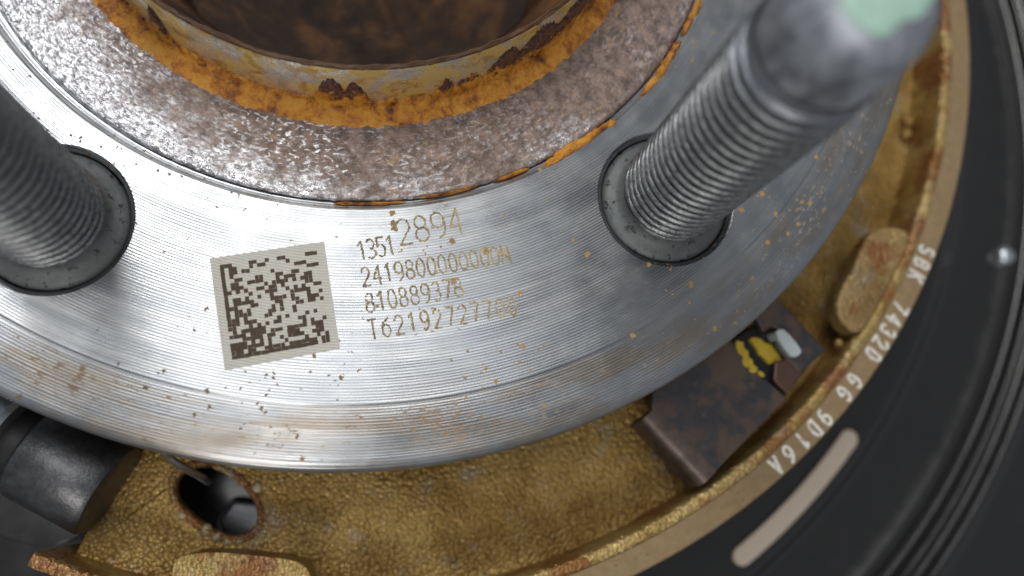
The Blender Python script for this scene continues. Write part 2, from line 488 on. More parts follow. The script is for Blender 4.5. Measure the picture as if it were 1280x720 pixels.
def smooth_loop(pts, it=2):
    for _ in range(it):
        q = []
        for i in range(len(pts)):
            a, b = pts[i], pts[(i + 1) % len(pts)]
            q += [(a[0] * .75 + b[0] * .25, a[1] * .75 + b[1] * .25), (a[0] * .25 + b[0] * .75, a[1] * .25 + b[1] * .75)]
        pts = q
    return pts

def tube(path, r, n=14, caps=True):
    vs = []; fs = []
    P = [Vector(p) for p in path]
    up = Vector((0.13, 0.2, 0.97))
    for i, p in enumerate(P):
        t = (P[min(i + 1, len(P) - 1)] - P[max(i - 1, 0)]).normalized()
        u = t.cross(up).normalized(); w = u.cross(t)
        rr = r(i / (len(P) - 1)) if callable(r) else r
        for k in range(n):
            a = 2 * PI * k / n
            vs.append(tuple(p + u * rr * math.cos(a) + w * rr * math.sin(a)))
    for i in range(len(P) - 1):
        for k in range(n):
            fs.append((i * n + k, i * n + (k + 1) % n, (i + 1) * n + (k + 1) % n, (i + 1) * n + k))
    if caps:
        fs.append(tuple(range(n - 1, -1, -1))); fs.append(tuple((len(P) - 1) * n + k for k in range(n)))
    return vs, fs

def axis_lathe(origin, direction, profile, seg=64):
    """revolve [(s, r)...] about an arbitrary axis"""
    o = Vector(origin); t = Vector(direction).normalized()
    u = t.cross(Vector((0, 0, 1))).normalized(); w = u.cross(t)
    vs = []; fs = []; k = len(profile)
    for i in range(seg):
        a = 2 * PI * i / seg
        for s_, r in profile:
            vs.append(tuple(o + t * s_ + (u * math.cos(a) + w * math.sin(a)) * r))
    for i in range(seg):
        i2 = (i + 1) % seg
        for j in range(k - 1):
            fs.append((i * k + j, i2 * k + j, i2 * k + j + 1, i * k + j + 1))
    return vs, fs

# ------------------------------------------------------------------ dust shield (the backdrop)
shield = thing('dust_shield', 'black painted round dust shield with pressed ridges behind the brake shoe', 'dust shield', (0, 0, -47))
prof = [(34, -42.6), (100, -42.6), (112.6, -42.8), (114.0, -43.2), (115.6, -44.6), (118, -45.2), (124.6, -45.4), (126.4, -44.9), (127.8, -44.3), (129.0, -44.9), (130.0, -45.4),
        (131.0, -45.2), (131.9, -43.6), (132.6, -43.4), (134.0, -45.3), (134.8, -45.3), (135.8, -43.8), (136.5, -43.5), (138.2, -45.4), (142, -45.6), (158, -45.8), (172, -43),
        (172, -46.4), (158, -47.0), (34, -47.0), (34, -42.6)]
# soften the profile
def chaikin(p):
    q = [p[0]]
    for a, b in zip(p, p[1:]):
        q += [(a[0] * .75 + b[0] * .25, a[1] * .75 + b[1] * .25), (a[0] * .25 + b[0] * .75, a[1] * .25 + b[1] * .75)]
    return q + [p[-1]]
vs, fs = lathe(chaikin(chaikin(prof)), 320)
obj('shield_disc', vs, fs, M['black'], shield, smooth=True)
# beige plate added for the bright view through an elongated slot
pa, pb = px(925, 693, -42.6), px(1058, 548, -42.6)
ra = 110.5
aa, ab = math.atan2(pa[1], pa[0]), math.atan2(pb[1], pb[0])
lp = []
hw = 1.55
for i in range(25): a = aa + (ab - aa) * i / 24; lp.append(((ra + hw) * math.cos(a), (ra + hw) * math.sin(a)))
e = (math.cos(ab), math.sin(ab)); t = (-e[1], e[0])
for i in range(1, 10): q = PI * i / 10; lp.append((e[0] * (ra + hw * math.cos(q)) + t[0] * hw * math.sin(q), e[1] * (ra + hw * math.cos(q)) + t[1] * hw * math.sin(q)))
for i in range(24, -1, -1): a = aa + (ab - aa) * i / 24; lp.append(((ra - hw) * math.cos(a), (ra - hw) * math.sin(a)))
e = (math.cos(aa), math.sin(aa)); t = (-e[1], e[0])
for i in range(1, 10): q = PI * i / 10; lp.append((e[0] * (ra - hw * math.cos(q)) - t[0] * hw * math.sin(q), e[1] * (ra - hw * math.cos(q)) - t[1] * hw * math.sin(q)))
vs, fs = plate([lp], -43.2, -41.9)
obj('slot_fill', vs, fs, M['beige'], shield, bevel=0.4)['label'] = 'beige elongated slot in the shield, filled with an added plate'
# small bump in bright metal, standing in for a highlight on the shield
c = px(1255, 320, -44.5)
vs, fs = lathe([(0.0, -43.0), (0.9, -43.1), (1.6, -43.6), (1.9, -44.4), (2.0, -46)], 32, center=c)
obj('highlight_bump', vs, fs, M['bright'], shield, smooth=True)
# raised boss under the adjuster
bl = [px(*p, -33) for p in ((-60, 560), (70, 585), (125, 620), (112, 668), (42, 690), (-60, 640))]
vs, fs = plate([smooth_loop(bl, 2)], -42.0, -33)
obj('boss', vs, fs, M['black'], shield, bevel=1.0, seg=3)
# glossy hex bolt seen through the hole of the shoe
c = px(300, 655, -36)
vs, fs = lathe([(0.01, -38.2), (3.4, -38.2), (4.1, -38.8), (4.1, -41), (4.2, -42.5)], 6, center=c)
obj('bolt', vs, fs, mat_plain('bolt_steel', (0.085, 0.087, 0.092), 0.25, 0.9, 0.3), shield, bevel=0.4)

# ------------------------------------------------------------------ wheel hub
hub = thing('wheel_hub', 'round machined steel wheel hub flange with rusty raised centre', 'wheel hub', (0, 0, 0))
BC = 59.0
STA = [-42.55, -114.4 + 0.0]
stud_angles = [-42.5 + 72 * k for k in (0, -1, 1, 2, -2)]
centres = [(BC * math.cos(math.radians(a)), BC * math.sin(math.radians(a))) for a in stud_angles]
HR = 8.2
# flat turned face with the stud holes
loops = [circ(0, 0, 70.0, 360), circ(-0.25, 0.45, 48.5, 288)] + [circ(cx, cy, HR + 0.4, 72) for cx, cy in centres]
vin = []; edges = []
for lp in loops:
    b = len(vin); m = len(lp)
    vin += [Vector(p) for p in lp]; edges += [(b + i, b + (i + 1) % m) for i in range(m)]
v, e, f, *_ = delaunay_2d_cdt(vin, edges, [], 1, 1e-6)
f = [q for q in f if not any(inside(sum((v[i] for i in q), Vector((0, 0))) / len(q), h) for h in loops[1:])]
vs = [(p.x, p.y, 0.0) for p in v]; fs = [tuple(q) for q in f]
def add(vs2, fs2):
    b = len(vs); vs.extend(vs2); fs.extend(tuple(i + b for i in q) for q in fs2)
for cx, cy in centres:      # chamfered hole walls
    add(*lathe([(HR + 0.4, 0.0), (HR + 0.12, -0.12), (HR - 0.15, -0.5), (HR - 0.15, -10.9)], 72, center=(cx, cy)))
# step at 70, conical outer band, rounded rim, side and back
add(*lathe([(70.0, 0.0), (70.25, -0.10), (70.5, -0.10), (76.2, -0.62), (76.7, -0.78), (77.05, -1.15), (77.2, -1.7), (77.2, -11), (76.4, -12), (40, -12)], 360))
# groove between turned face and contact ring
add(*lathe([(46.5, -0.05), (46.7, -0.45), (46.95, -0.66), (47.25, -0.68), (48.2, -0.14), (48.5, 0.0)], 288, center=(-0.25, 0.45)))
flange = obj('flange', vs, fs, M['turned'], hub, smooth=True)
for p in flange.data.polygons:
    if abs(p.normal.z) > 0.99999 and p.center.z > -0.001: p.use_smooth = False
# rusty contact ring, slightly pitted
def jit_c(r, z, a, j):
    if 37.5 < r < 46.5:
        z += 0.10 * noise.noise((r * 1.1, a * 44, 3.1)) + 0.05 * noise.noise((r * 3.1, a * 120, 1.7))
    elif r >= 46.5:
        r += 0.10 * noise.noise((a * 60, 0.4, 8.0))
    return r, z
vs, fs = lathe([(36.5, 0.1)] + [(37.5 + 0.3 * i, 0.12) for i in range(31)] + [(46.75, 0.02), (46.9, -0.3)], 900, jitter=jit_c)
obj('contact_ring', vs, fs, M['contact'], hub, smooth='all')
# orange crust in the corner, climbing the pilot wall in ragged tongues
def cyl_hit(x, y, rad):
    d = ROT @ Vector(((x - 640) / FPX, -(y - 360) / FPX, -1.0))
    A_ = d.x ** 2 + d.y ** 2; B_ = CAM.x * d.x + CAM.y * d.y; C_ = CAM.x ** 2 + CAM.y ** 2 - rad ** 2
    p = CAM + d * ((-B_ - math.sqrt(max(0, B_ * B_ - A_ * C_))) / A_)
    return math.atan2(p.y, p.x), p.z
tongues = []
for x, y, w in ((185, 8, .035), (196, 52, .05), (226, 72, .06), (248, 80, .03), (292, 98, .04), (318, 112, .03), (412, 98, .055), (442, 104, .045), (487, 122, .03), (512, 124, .03), (560, 102, .045), (590, 94, .07), (640, 60, .08), (690, 14, .12), (740, -20, .2)):
    a_, z_ = cyl_hit(x, y, 35.4); tongues.append((a_, min(z_, 7.8), w))
def crust_top(a):
    while a > PI: a -= 2 * PI
    z = 1.45 + 0.5 * noise.noise((a * 18, 0, 3)) + .55 * noise.noise((a * 75, 2, 1))
    for a_, z_, w in tongues:
        k = math.exp(-((a - a_) / w) ** 2)
        z = max(z, (z_ + 1.3 * noise.noise((a * 130, 1, 2)) + 1.1 * noise.noise((a * 45, 5, 2))) * k)
    return max(z, 1.0)
vs = []; fs = []
NP, NSEG = 12, 1080
for i in range(NSEG):
    a = 2 * PI * i / NSEG; top = crust_top(a)
    for j in range(NP):
        t = j / (NP - 1)
        if t < .4: u = t / .4; r = 38.2 - 2.3 * u; z = 0.02 + .45 * math.sin(u * PI / 2) + .25 * u * u
        else: u = (t - .4) / .6; r = 35.9 - .4 * math.sin(u * PI / 2) ; z = .72 + (top - .72) * u
        if j == NP - 1: r = 34.95
        k = math.sin(PI * min(1, t * 1.05)) if j < NP - 1 else 0
        n1 = noise.noise((a * 26, z * .7, 3)); n2 = noise.noise((a * 85, z * 1.8, r * 1.5))
        r += k * (.22 * n2 + .15 * n1); z += k * (.18 * n1 + .12 * n2)
        vs.append((r * math.cos(a), r * math.sin(a), z))
for i in range(NSEG):
    i2 = (i + 1) % NSEG
    for j in range(NP - 1): fs.append((i * NP + j, i2 * NP + j, i2 * NP + j + 1, i * NP + j + 1))
obj('rust_crust', vs, fs, M['crust'], hub, smooth='all')['label'] = 'crusty orange rust ring around the foot of the pilot'
# pilot wall, brown chamfer
vs, fs = lathe([(35.2, -0.5), (35.15, 8.2), (35.0, 8.5)], 360)
pil = obj('pilot', vs, fs, M['pilot'], hub, smooth=True)
def jit_l(r, z, a, j):
    k = 0.25 if 0 < j < 6 else 0
    return r + k * noise.noise((a * 30, z, 1)), z + k * noise.noise((a * 22, r * 3, 5))
vs, fs = lathe([(35.02, 8.3), (34.93, 8.55), (34.85, 8.65), (34.75, 8.62), (34.65, 8.75), (34.5, 8.75), (34.35, 8.5), (34.25, 8.0), (34.2, 6)], 420, jitter=jit_l)
obj('pilot_lip', vs, fs, mat_plain('brown_lip', (0.075, 0.032, 0.012), 0.6, 0.0, 0.85, 0.5, 0.8), pil, smooth='all')
def jit_b(r, z, a, j):
    return r, z + 0.25 * noise.noise((a * 8, r * .4, 2))
vs, fs = lathe([(34.28, 7.8), (33.6, 5), (33.2, 1), (32.6, -2), (31.0, -3.6), (29.5, -3.9), (28.8, -5), (28, -17), (26, -19.6), (14, -20.6), (0.01, -20.6)], 240, jitter=jit_b)
obj('bore', vs, fs, M['bore'], hub, smooth=True)
# orange rust creeping over the groove at the right
def rust_edge(pts, name='rust_patch'):
    for k, (x, y, l, w) in enumerate(pts):
        p = px(x, y, 0.0); a0 = math.atan2(p[1], p[0]); r0 = math.hypot(*p)
        vs = []; fs = []; NA, NR = 22, 4
        for i in range(NR + 1):
            rr = i / NR
            for q_ in range(NA):
                q = 2 * PI * q_ / NA
                w_ = 1 + 0.5 * noise.noise((math.cos(q) * 2.2 + x, math.sin(q) * 2.2, y))
                du = rr * w_ * l * math.cos(q); dr = rr * w_ * w * math.sin(q)
                z_ = 0.04 + 0.30 * (1 - rr ** 2) * (0.8 + noise.noise((du * 1.5 + x, dr * 3, 2))) - (0.3 if i == NR else 0)
                a = a0 + du / r0
                vs.append(((r0 + dr) * math.cos(a), (r0 + dr) * math.sin(a), z_))
        for i in range(NR):
            for q_ in range(NA):
                fs.append((i * NA + q_, i * NA + (q_ + 1) % NA, (i + 1) * NA + (q_ + 1) % NA, (i + 1) * NA + q_))
        obj(name, vs, fs, M['crust'], hub, smooth='all')
rust_edge(((712, 186, 2.4, .75), (735, 172, 2.2, .55), (693, 200, 1.6, .55), (765, 154, .7, .5), (752, 160, 1.5, .35), (815, 104, 2.6, .45), (828, 88, 1.6, .6), (838, 70, 1.6, .5), (845, 58, 1.2, .45), (860, 30, 2.0, .4), (872, 8, 2.0, .5),
           (640, 218, 2.4, .22), (560, 241, 3.5, .18), (470, 254, 3.0, .16), (435, 254, 1.5, .16)))

# bearing body behind the flange
vs, fs = lathe([(52, -11.9), (52, -18), (46, -22), (40, -24), (40, -42.8), (34, -42.8)], 128)
obj('bearing_body', vs, fs, M['bearing'], hub, smooth=True)

# ---- etched grey square with a mosaic of brown cells (carries no data)
q = [px(262, 323, 0), px(405, 302, 0), px(425, 436, 0), px(281, 463, 0)]
def qmap(u, v):
    a = Vector(q[0]).lerp(Vector(q[1]), u); b = Vector(q[3]).lerp(Vector(q[2]), u)
    return a.lerp(b, v)
ctr = qmap(.5, .5)
patch = obj('etched_patch', [(*qmap(u, v), 0.035) for u, v in ((0, 0), (1, 0), (1, 1), (0, 1))] + [(*qmap(u, v), -0.02) for u, v in ((0, 0), (1, 0), (1, 1), (0, 1))],
            [(3, 2, 1, 0), (4, 5, 6, 7), (0, 1, 5, 4), (1, 2, 6, 5), (2, 3, 7, 6), (3, 0, 4, 7)], M['patch'], hub)
patch['label'] = 'grey etched square beside the numbers'
NG = 24
rnd = random.Random(11)
grid = [[0] * NG for _ in range(NG)]
for i in range(NG):
    for j in range(NG):
        f_ = 0.55 * noise.noise((j * .5, i * .9, 1.3)) + 0.62 * (rnd.random() - .5) + (0.18 if i > 17 else 0) + (0.12 if j < 6 else 0)
        grid[i][j] = 1 if f_ + (0.30 if rnd.random() < .18 else -.08) > 0.10 else 0
for i in range(NG):
    if rnd.random() < .85: grid[i][0] = 1
    if rnd.random() < .93: grid[NG - 1][i] = 1
    if i > NG * .62 or rnd.random() < .3: grid[NG - 2][min(i, NG - 1)] |= int(rnd.random() < .5)
cv = []; cf = []
lo, hi = 0.075, 0.925
for i in range(NG):
    for j in range(NG):
        if not grid[i][j]: continue
        jit = lambda: rnd.uniform(-.06, .06)
        u0 = lo + (hi - lo) * (j + jit()) / NG; u1 = lo + (hi - lo) * (j + 1 + jit()) / NG
        v0 = lo + (hi - lo) * (i + jit()) / NG; v1 = lo + (hi - lo) * (i + 1 + jit()) / NG
        b = len(cv)
        cv += [(*qmap(u0, v0), 0.048), (*qmap(u1, v0), 0.048), (*qmap(u1, v1), 0.048), (*qmap(u0, v1), 0.048)]
        cf.append((b + 3, b + 2, b + 1, b))
cells = obj('etched_cells', cv, cf, M['cell'], patch)
cells['kind'] = 'stuff'

# ---- stroke font for the engraved and printed characters (unit box 0.6 x 1)
def arc(cx, cy, rx, ry, a0, a1, n=14):
    return [(cx + rx * math.cos(math.radians(a0 + (a1 - a0) * i / n)), cy + ry * math.sin(math.radians(a0 + (a1 - a0) * i / n))) for i in range(n + 1)]
FONT = {
 '0': [arc(.3, .5, .27, .5, 90, 450, 28)], '1': [[(.12, .8), (.34, 1), (.34, 0)]],
 '2': [arc(.3, .72, .26, .28, 165, -35, 14) + [(.04, 0), (.58, 0)]],
 '3': [arc(.28, .75, .25, .25, 150, -90, 14) + arc(.28, .26, .28, .26, 90, -150, 14)],
 '4': [[(.46, 0), (.46, 1), (.03, .30), (.60, .30)]],
 '5': [[(.54, 1), (.12, 1), (.07, .56)] + arc(.28, .33, .28, .33, 125, -145, 16)],
 '6': [[(.50, .97), (.34, .86)] + arc(.42, .42, .39, .45, 125, 185, 6) + arc(.3, .31, .27, .31, 180, -180, 24)],
 '7': [[(.03, 1), (.57, 1), (.22, 0)]],
 '8': [arc(.3, .75, .23, .25, -90, 270, 22), arc(.3, .26, .28, .26, 90, 450, 24)],
 '9': [arc(.3, .70, .27, .30, 0, 360, 22) + arc(.26, .45, .31, .45, 0, -100, 10)],
 'T': [[(.0, 1), (.6, 1)], [(.3, 1), (.3, 0)]], 'N': [[(.05, 0), (.05, 1), (.55, 0), (.55, 1)]],
 'S': [arc(.3, .75, .25, .25, 35, 270, 16) + arc(.3, .25, .27, .25, 90, -145, 16)],
 'B': [[(.05, 0), (.05, 1), (.30, 1)] + arc(.30, .76, .23, .24, 90, -90, 10) + [(.05, .52)], [(.30, .52)] + arc(.30, .26, .27, .26, 90, -90, 10) + [(.05, 0)]],
 'K': [[(.06, 0), (.06, 1)], [(.56, 1), (.08, .42)], [(.24, .60), (.58, 0)]],
 'D': [[(.05, 0), (.05, 1), (.25, 1)] + arc(.25, .5, .32, .5, 90, -90, 16) + [(.05, 0)]],
 'G': [arc(.32, .5, .28, .5, 50, 340, 22) + [(.58, .45), (.36, .45)]],
 'A': [[(.0, 0), (.3, 1), (.6, 0)], [(.1, .33), (.5, .33)]],
}
def engraved(text, start, ang, sizes, adv, name, end=None):
    """dotted laser engraving: small irregular marks along each stroke"""
    ca, sa = math.cos(ang), math.sin(ang)
    vs = []; fs = []; rg = random.Random(len(text) * 7 + int(start[0] * 10))
    x = 0.0
    for ch, h in zip(text, sizes):
        for st in FONT[ch]:
            pts = [(x + p[0] * h * (0.74 if h < 2.6 else .9), p[1] * h) for p in st]
            for a, b in zip(pts, pts[1:]):
                L = math.hypot(b[0] - a[0], b[1] - a[1]); n = max(1, int(L / 0.085))
                for i in range(n):
                    t = i / n
                    if rg.random() < .07: continue
                    cx = a[0] + (b[0] - a[0]) * t + rg.gauss(0, .025); cy = a[1] + (b[1] - a[1]) * t + rg.gauss(0, .025)
                    s_ = rg.uniform(.08, .17); ro = rg.random() * 6.28; k0 = len(vs)
                    for k in range(5):
                        q_ = ro + k * 2 * PI / 5
                        X = cx + s_ * math.cos(q_); Y = cy + s_ * math.sin(q_)
                        vs.append((start[0] + X * ca - Y * sa, start[1] + X * sa + Y * ca, 0.012 + 0.0012 * (k0 // 5 % 9)))
                    fs.append((k0, k0 + 1, k0 + 2, k0 + 3, k0 + 4))
        x += h * adv
    me_o = obj(name, vs, fs, M['engrave'], hub)
    return me_o
ANG = math.radians(18.4)
def line(text, p0, p1, sizes, name):
    a = px(*p0, 0); b = px(*p1, 0)
    L = math.hypot(b[0] - a[0], b[1] - a[1]); ang = math.atan2(b[1] - a[1], b[0] - a[0])
    tot = sum(sizes[:-1]) + 0.62 * sizes[-1] / 0.72 * 0.72
    adv = L / (sum(sizes[:-1]) + 0.62 * sizes[-1])
    o = engraved(text, a, ang, sizes, adv, name); return o
line('1351', (449, 326), (492, 318), [2.25] * 4, 'engraved_number')
line('2894', (500, 307), (577, 291), [3.0] * 4, 'engraved_number')
line('2419800000000N', (454, 358), (637, 328), [2.15] * 14, 'engraved_number')
line('810889378', (459, 391), (578, 370), [2.15] * 9, 'engraved_number')
line('T62192727700', (463, 424), (647, 393), [2.15] * 12, 'engraved_number')

# ---- wheel studs
def make_stud(c, name='wheel_stud'):
    o = bpy.data.objects.new(name, None); o.empty_display_size = .005
    C.objects.link(o); o.parent = hub
    o.location = (c[0] * S, c[1] * S, 0)
    o['_o'] = (0, 0, 0)
    return o
PITCH = 1.5
def thread_mesh():
    z0, z1 = 1.1, 37.0; seg = 96; nz = int((z1 - z0) / PITCH * 10)
    vs = []; fs = []
    for i in range(nz + 1):
        z = z0 + (z1 - z0) * i / nz
        for k in range(seg):
            a = 2 * PI * k / seg
            ph = ((z / PITCH) - k / seg) % 1.0
            tri = 1 - abs(abs(ph - .5) * 2 - .5) * 0 - abs(ph - .5) * 2                      # 1 at crest
            w = min(1, max(0, (tri - .30) / .50)); w = w * w * (3 - 2 * w)
            fade = min(1, max(0, (z - z0) / 1.0)) * min(1, max(0, (z1 - z) / 4.0))
            r = 4.85 + 1.27 * w * fade + (1 - fade) * (0.4 if z < 20 else 0.87)
            r += 0.05 * noise.noise((math.cos(a) * 9, math.sin(a) * 9, z * 2.2)) * (0.4 + w)
            vs.append((r * math.cos(a), r * math.sin(a), z))
    for i in range(nz):
        for k in range(seg):
            fs.append((i * seg + k, i * seg + (k + 1) % seg, (i + 1) * seg + (k + 1) % seg, (i + 1) * seg + k))
    return vs, fs
first = None
for i, c in enumerate(centres):
    st = make_stud(c)
    if first is None:
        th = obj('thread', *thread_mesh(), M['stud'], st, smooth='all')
        co = obj('collar', *lathe([(7.9, -6), (7.85, -0.85), (7.65, -0.5), (7.2, -0.25), (6.5, 0.0), (6.05, 0.3), (5.7, 0.75), (5.4, 1.2), (5.2, 2.2)], 96), M['collar'], st, smooth=True)
        ti = obj('smooth_tip', *lathe([(5.1, 35.0), (5.45, 36.3), (5.58, 37.4), (5.64, 38.5), (5.62, 41.4), (5.4, 43.2), (4.9, 44.4), (4.2, 45.0), (3.4, 45.3), (0.01, 45.4)], 96), M['tip'], st, smooth='all')
        pm = obj('paint_dab', *lathe([(3.7, 45.15), (3.5, 45.38), (2.5, 45.48), (0.01, 45.55)], 48, jitter=lambda r, z, a, j: (r * (1 + .12 * math.sin(3 * a + 1) + .06 * math.sin(7 * a)), z)), M['mint'], ti, smooth='all')
        first = (th, co, ti, pm)
    else:
        th2 = first[0].copy(); co2 = first[1].copy(); ti2 = first[2].copy()
        for o in (th2, co2, ti2): C.objects.link(o); o.parent = st
        pm2 = first[3].copy(); C.objects.link(pm2); pm2.parent = ti2

# ------------------------------------------------------------------ brake shoe
ZW = -25.5      # web surface
ZE = -17.6      # edge of the table
shoe = thing('brake_shoe', 'curved gold plated brake shoe with tan lining along its outer edge', 'brake shoe', (0, 0, ZW))
A0, A1 = -103.9, 62.0
outer = [(93.4 * math.cos(math.radians(A0 + (A1 - A0) * i / 120)), 93.4 * math.sin(math.radians(A0 + (A1 - A0) * i / 120))) for i in range(121)]
inner = [(58 * math.cos(math.radians(A1 + (A0 + 0.8 - A1) * i / 60)), 58 * math.sin(math.radians(A1 + (A0 + 0.8 - A1) * i / 60))) for i in range(61)]
hole_px = [(217, 602), (229, 587), (252, 580), (278, 588), (304, 606), (321, 630), (324, 652), (310, 669), (288, 672), (261, 661), (237, 643), (219, 623)]
hole = smooth_loop([px(*p, ZW) for p in hole_px], 2)
vs, fs = plate([outer + inner, hole], ZW - 3.0, ZW)
web = obj('web', vs, fs, M['gold'], shoe, bevel=0.35)
# beads of plating round the hole
hc = (sum(p[0] for p in hole) / len(hole), sum(p[1] for p in hole) / len(hole))
rg = random.Random(3)
def blob(c, r, sq=0.6, seed=0, n=10, m=6):
    vs = []; fs = []
    for i in range(m + 1):
        th_ = PI * i / m
        for k in range(n):
            a = 2 * PI * k / n
            d = Vector((math.sin(th_) * math.cos(a), math.sin(th_) * math.sin(a), math.cos(th_)))
            rr = r * (1 + .55 * noise.noise(d * 1.6 + Vector((seed * 1.7, 0, 0))))
            vs.append((c[0] + d.x * rr, c[1] + d.y * rr, c[2] + d.z * rr * sq))
    for i in range(m):
        for k in range(n): fs.append((i * n + k, i * n + (k + 1) % n, (i + 1) * n + (k + 1) % n, (i + 1) * n + k))
    return vs, fs
beadm = mat_plain('plating_bead', (0.46, 0.37, 0.24), 0.5, 0.4, 0.35, 2.0, 0.6)
for i, (x, y, r_) in enumerate(((229, 643, .8), (258, 663, 1.0), (271, 671, .8), (285, 676, .7), (299, 676, .6), (322, 609, .9))):
    p = px(x, y, ZW)
    obj('plating_bead', *blob((p[0], p[1], ZW + .02), r_ * .85, .32, i), beadm, web, smooth='all')
# rusty lip of the hole (right side)
lipv = []
ring = [Vector(p) for p in hole]
n_ = len(ring); vs = []; fs = []
for i, p in enumerate(ring):
    d = (p - Vector(hc)).normalized()
    for (o_, z_) in ((-.25, -1.2), (-.12, .12), (.35, .28), (.95, .02)):
        vs.append((p.x + d.x * (o_ + .12 * noise.noise((i * .5, o_, 1))), p.y + d.y * o_, ZW + z_ + .08 * noise.noise((i * .7, o_, 4))))
for i in range(n_):
    for k in range(3): fs.append((i * 4 + k, ((i + 1) % n_) * 4 + k, ((i + 1) % n_) * 4 + k + 1, i * 4 + k + 1))
obj('hole_lip', vs, fs, mat_gold('rusty_lip', (0.22, 0.10, 0.035), (0.30, 0.19, 0.07), 0.6), web, smooth='all')
# overlapping reinforcement plate with its visible crease
rp = [px(*p, ZW) for p in ((722, 540), (760, 562), (800, 588), (845, 622), (905, 575), (1000, 480), (960, 400), (760, 470))]
vs, fs = plate([smooth_loop(rp, 1)], ZW - 0.4, ZW + 0.55)
obj('doubler_plate', vs, fs, M['gold'], shoe, bevel=0.25)
# table (the rim of the shoe), its edge frayed by thick plating
def jit_t(r, z, a, j):
    if z > ZE - 0.8:
        n1 = noise.noise((a * 160, r * 1.5, 2)); n2 = noise.noise((a * 420, r, 7))
        if r < 93.6: r += 0.22 * n1 + 0.16 * n2
        else: r += 0.10 * n1
        z += 0.20 * n2 + 0.12 * n1
    return r, z
def tsec(prof, a0, a1, seg, jit=None): return sector(prof, seg, a0, a1, jit)
vs, fs = tsec([(92.95, -34), (92.95, ZE - .9), (92.97, ZE - .35), (93.15, ZE - .05), (93.5, ZE + .08), (93.9, ZE + .10), (94.3, ZE + .02), (94.6, ZE - .15), (94.66, ZE - .6), (94.66, -34)], A0 - 1.3, A1, 1500, jit_t)
tab = obj('table', vs, fs, M['edge'], shoe, smooth=True)
def jit_li(r, z, a, j):
    return r + .05 * noise.noise((a * 90, z, 3)), z + .04 * noise.noise((a * 60, r, 9))
vs, fs = tsec([(94.72, -35), (94.72, ZE - .35), (94.9, ZE - .2), (97.75, ZE - .2), (98.0, ZE - .45), (98.0, -35)], -86, A1 - 3, 500, jit_li)
lining = obj('lining', vs, fs, M['lining'], shoe, smooth=True)
# printed characters on the lining
ink = [('S', 1160, 315), ('B', 1152, 330), ('K', 1144, 345), ('7', 1127, 386), ('4', 1117, 399), ('3', 1108, 413), ('2', 1099, 427), ('D', 1089, 442),
       ('G', 1068, 476), ('G', 1054, 491), ('9', 1030, 521), ('D', 1016, 534), ('1', 1002, 550), ('6', 986, 567), ('A', 969, 581)]
groups = (ink[:3], ink[3:8], ink[8:10], ink[10:])
for grp in groups:
    vs = []; fs = []
    for ch, x, y in grp:
        p = px(x, y, ZE - .2); a0 = math.atan2(p[1], p[0]); H = 2.3; Rb = 96.35 - H / 2; HWD = .23
        for st in FONT[ch]:
            pts = []
            for a, b in zip(st, st[1:]):
                n = max(1, int(math.hypot(b[0] - a[0], b[1] - a[1]) / .08))
                pts += [(a[0] + (b[0] - a[0]) * i / n, a[1] + (b[1] - a[1]) * i / n) for i in range(n)]
            pts.append(st[-1])
            # text runs clockwise (towards the foot of the shoe), tops outward
            P = [Vector(((u - .3) * H * .82, v * H)) for u, v in pts]
            L = len(P)
            b0 = len(vs)
            for i in range(L):
                t = (P[min(i + 1, L - 1)] - P[max(i - 1, 0)])
                t = t.normalized() if t.length > 0 else Vector((1, 0))
                nn = Vector((-t.y, t.x))
                ex = t * (HWD * .8) * (1 if i == L - 1 else (-1 if i == 0 else 0))
                for sgn in (-1, 1):
                    wv = HWD * (1 + .25 * noise.noise((i * .6, x, sgn)))
                    Q = P[i] + nn * wv * sgn + ex
                    R_ = Rb + Q.y; an = a0 - Q.x / 96.35
                    vs.append((R_ * math.cos(an), R_ * math.sin(an), ZE - .14 + .0011 * (len(vs) % 60)))
            for i in range(L - 1):
                k = b0 + 2 * i; fs.append((k, k + 1, k + 3, k + 2))
    obj('printed_text', vs, fs, M['white'], lining)
# lugs pressed on the table
lug1 = smooth_loop([px(*p, -16.9) for p in ((1092, 286), (1118, 282), (1141, 290), (1128, 325), (1098, 385), (1078, 418), (1058, 412), (1044, 386), (1050, 362), (1068, 335), (1078, 305))], 1)
vs, fs = plate([lug1], -20.2, -16.9)
obj('lug', vs, fs, M['lug'], shoe, bevel=0.8, seg=3)
lug2 = smooth_loop([px(*p, -18.5) for p in ((214, 712), (222, 695), (260, 689), (320, 694), (372, 700), (390, 716), (395, 760), (214, 760))], 2)
vs, fs = plate([lug2], ZW - .5, -18.5)
obj('lug', vs, fs, M['edge'], shoe, bevel=1.0, seg=4)
for (x, y, r) in ((1070, 426, .9), (1048, 428, .55), (1137, 150, 1.2), (1136, 165, 1.0)):
    c = px(x, y, -19 if y > 300 else -24)
    obj('plating_nub', *blob((c[0], c[1], -19 if y > 300 else -24.8), r, 1.2, x, 14, 8), M['edge'], shoe, smooth='all')

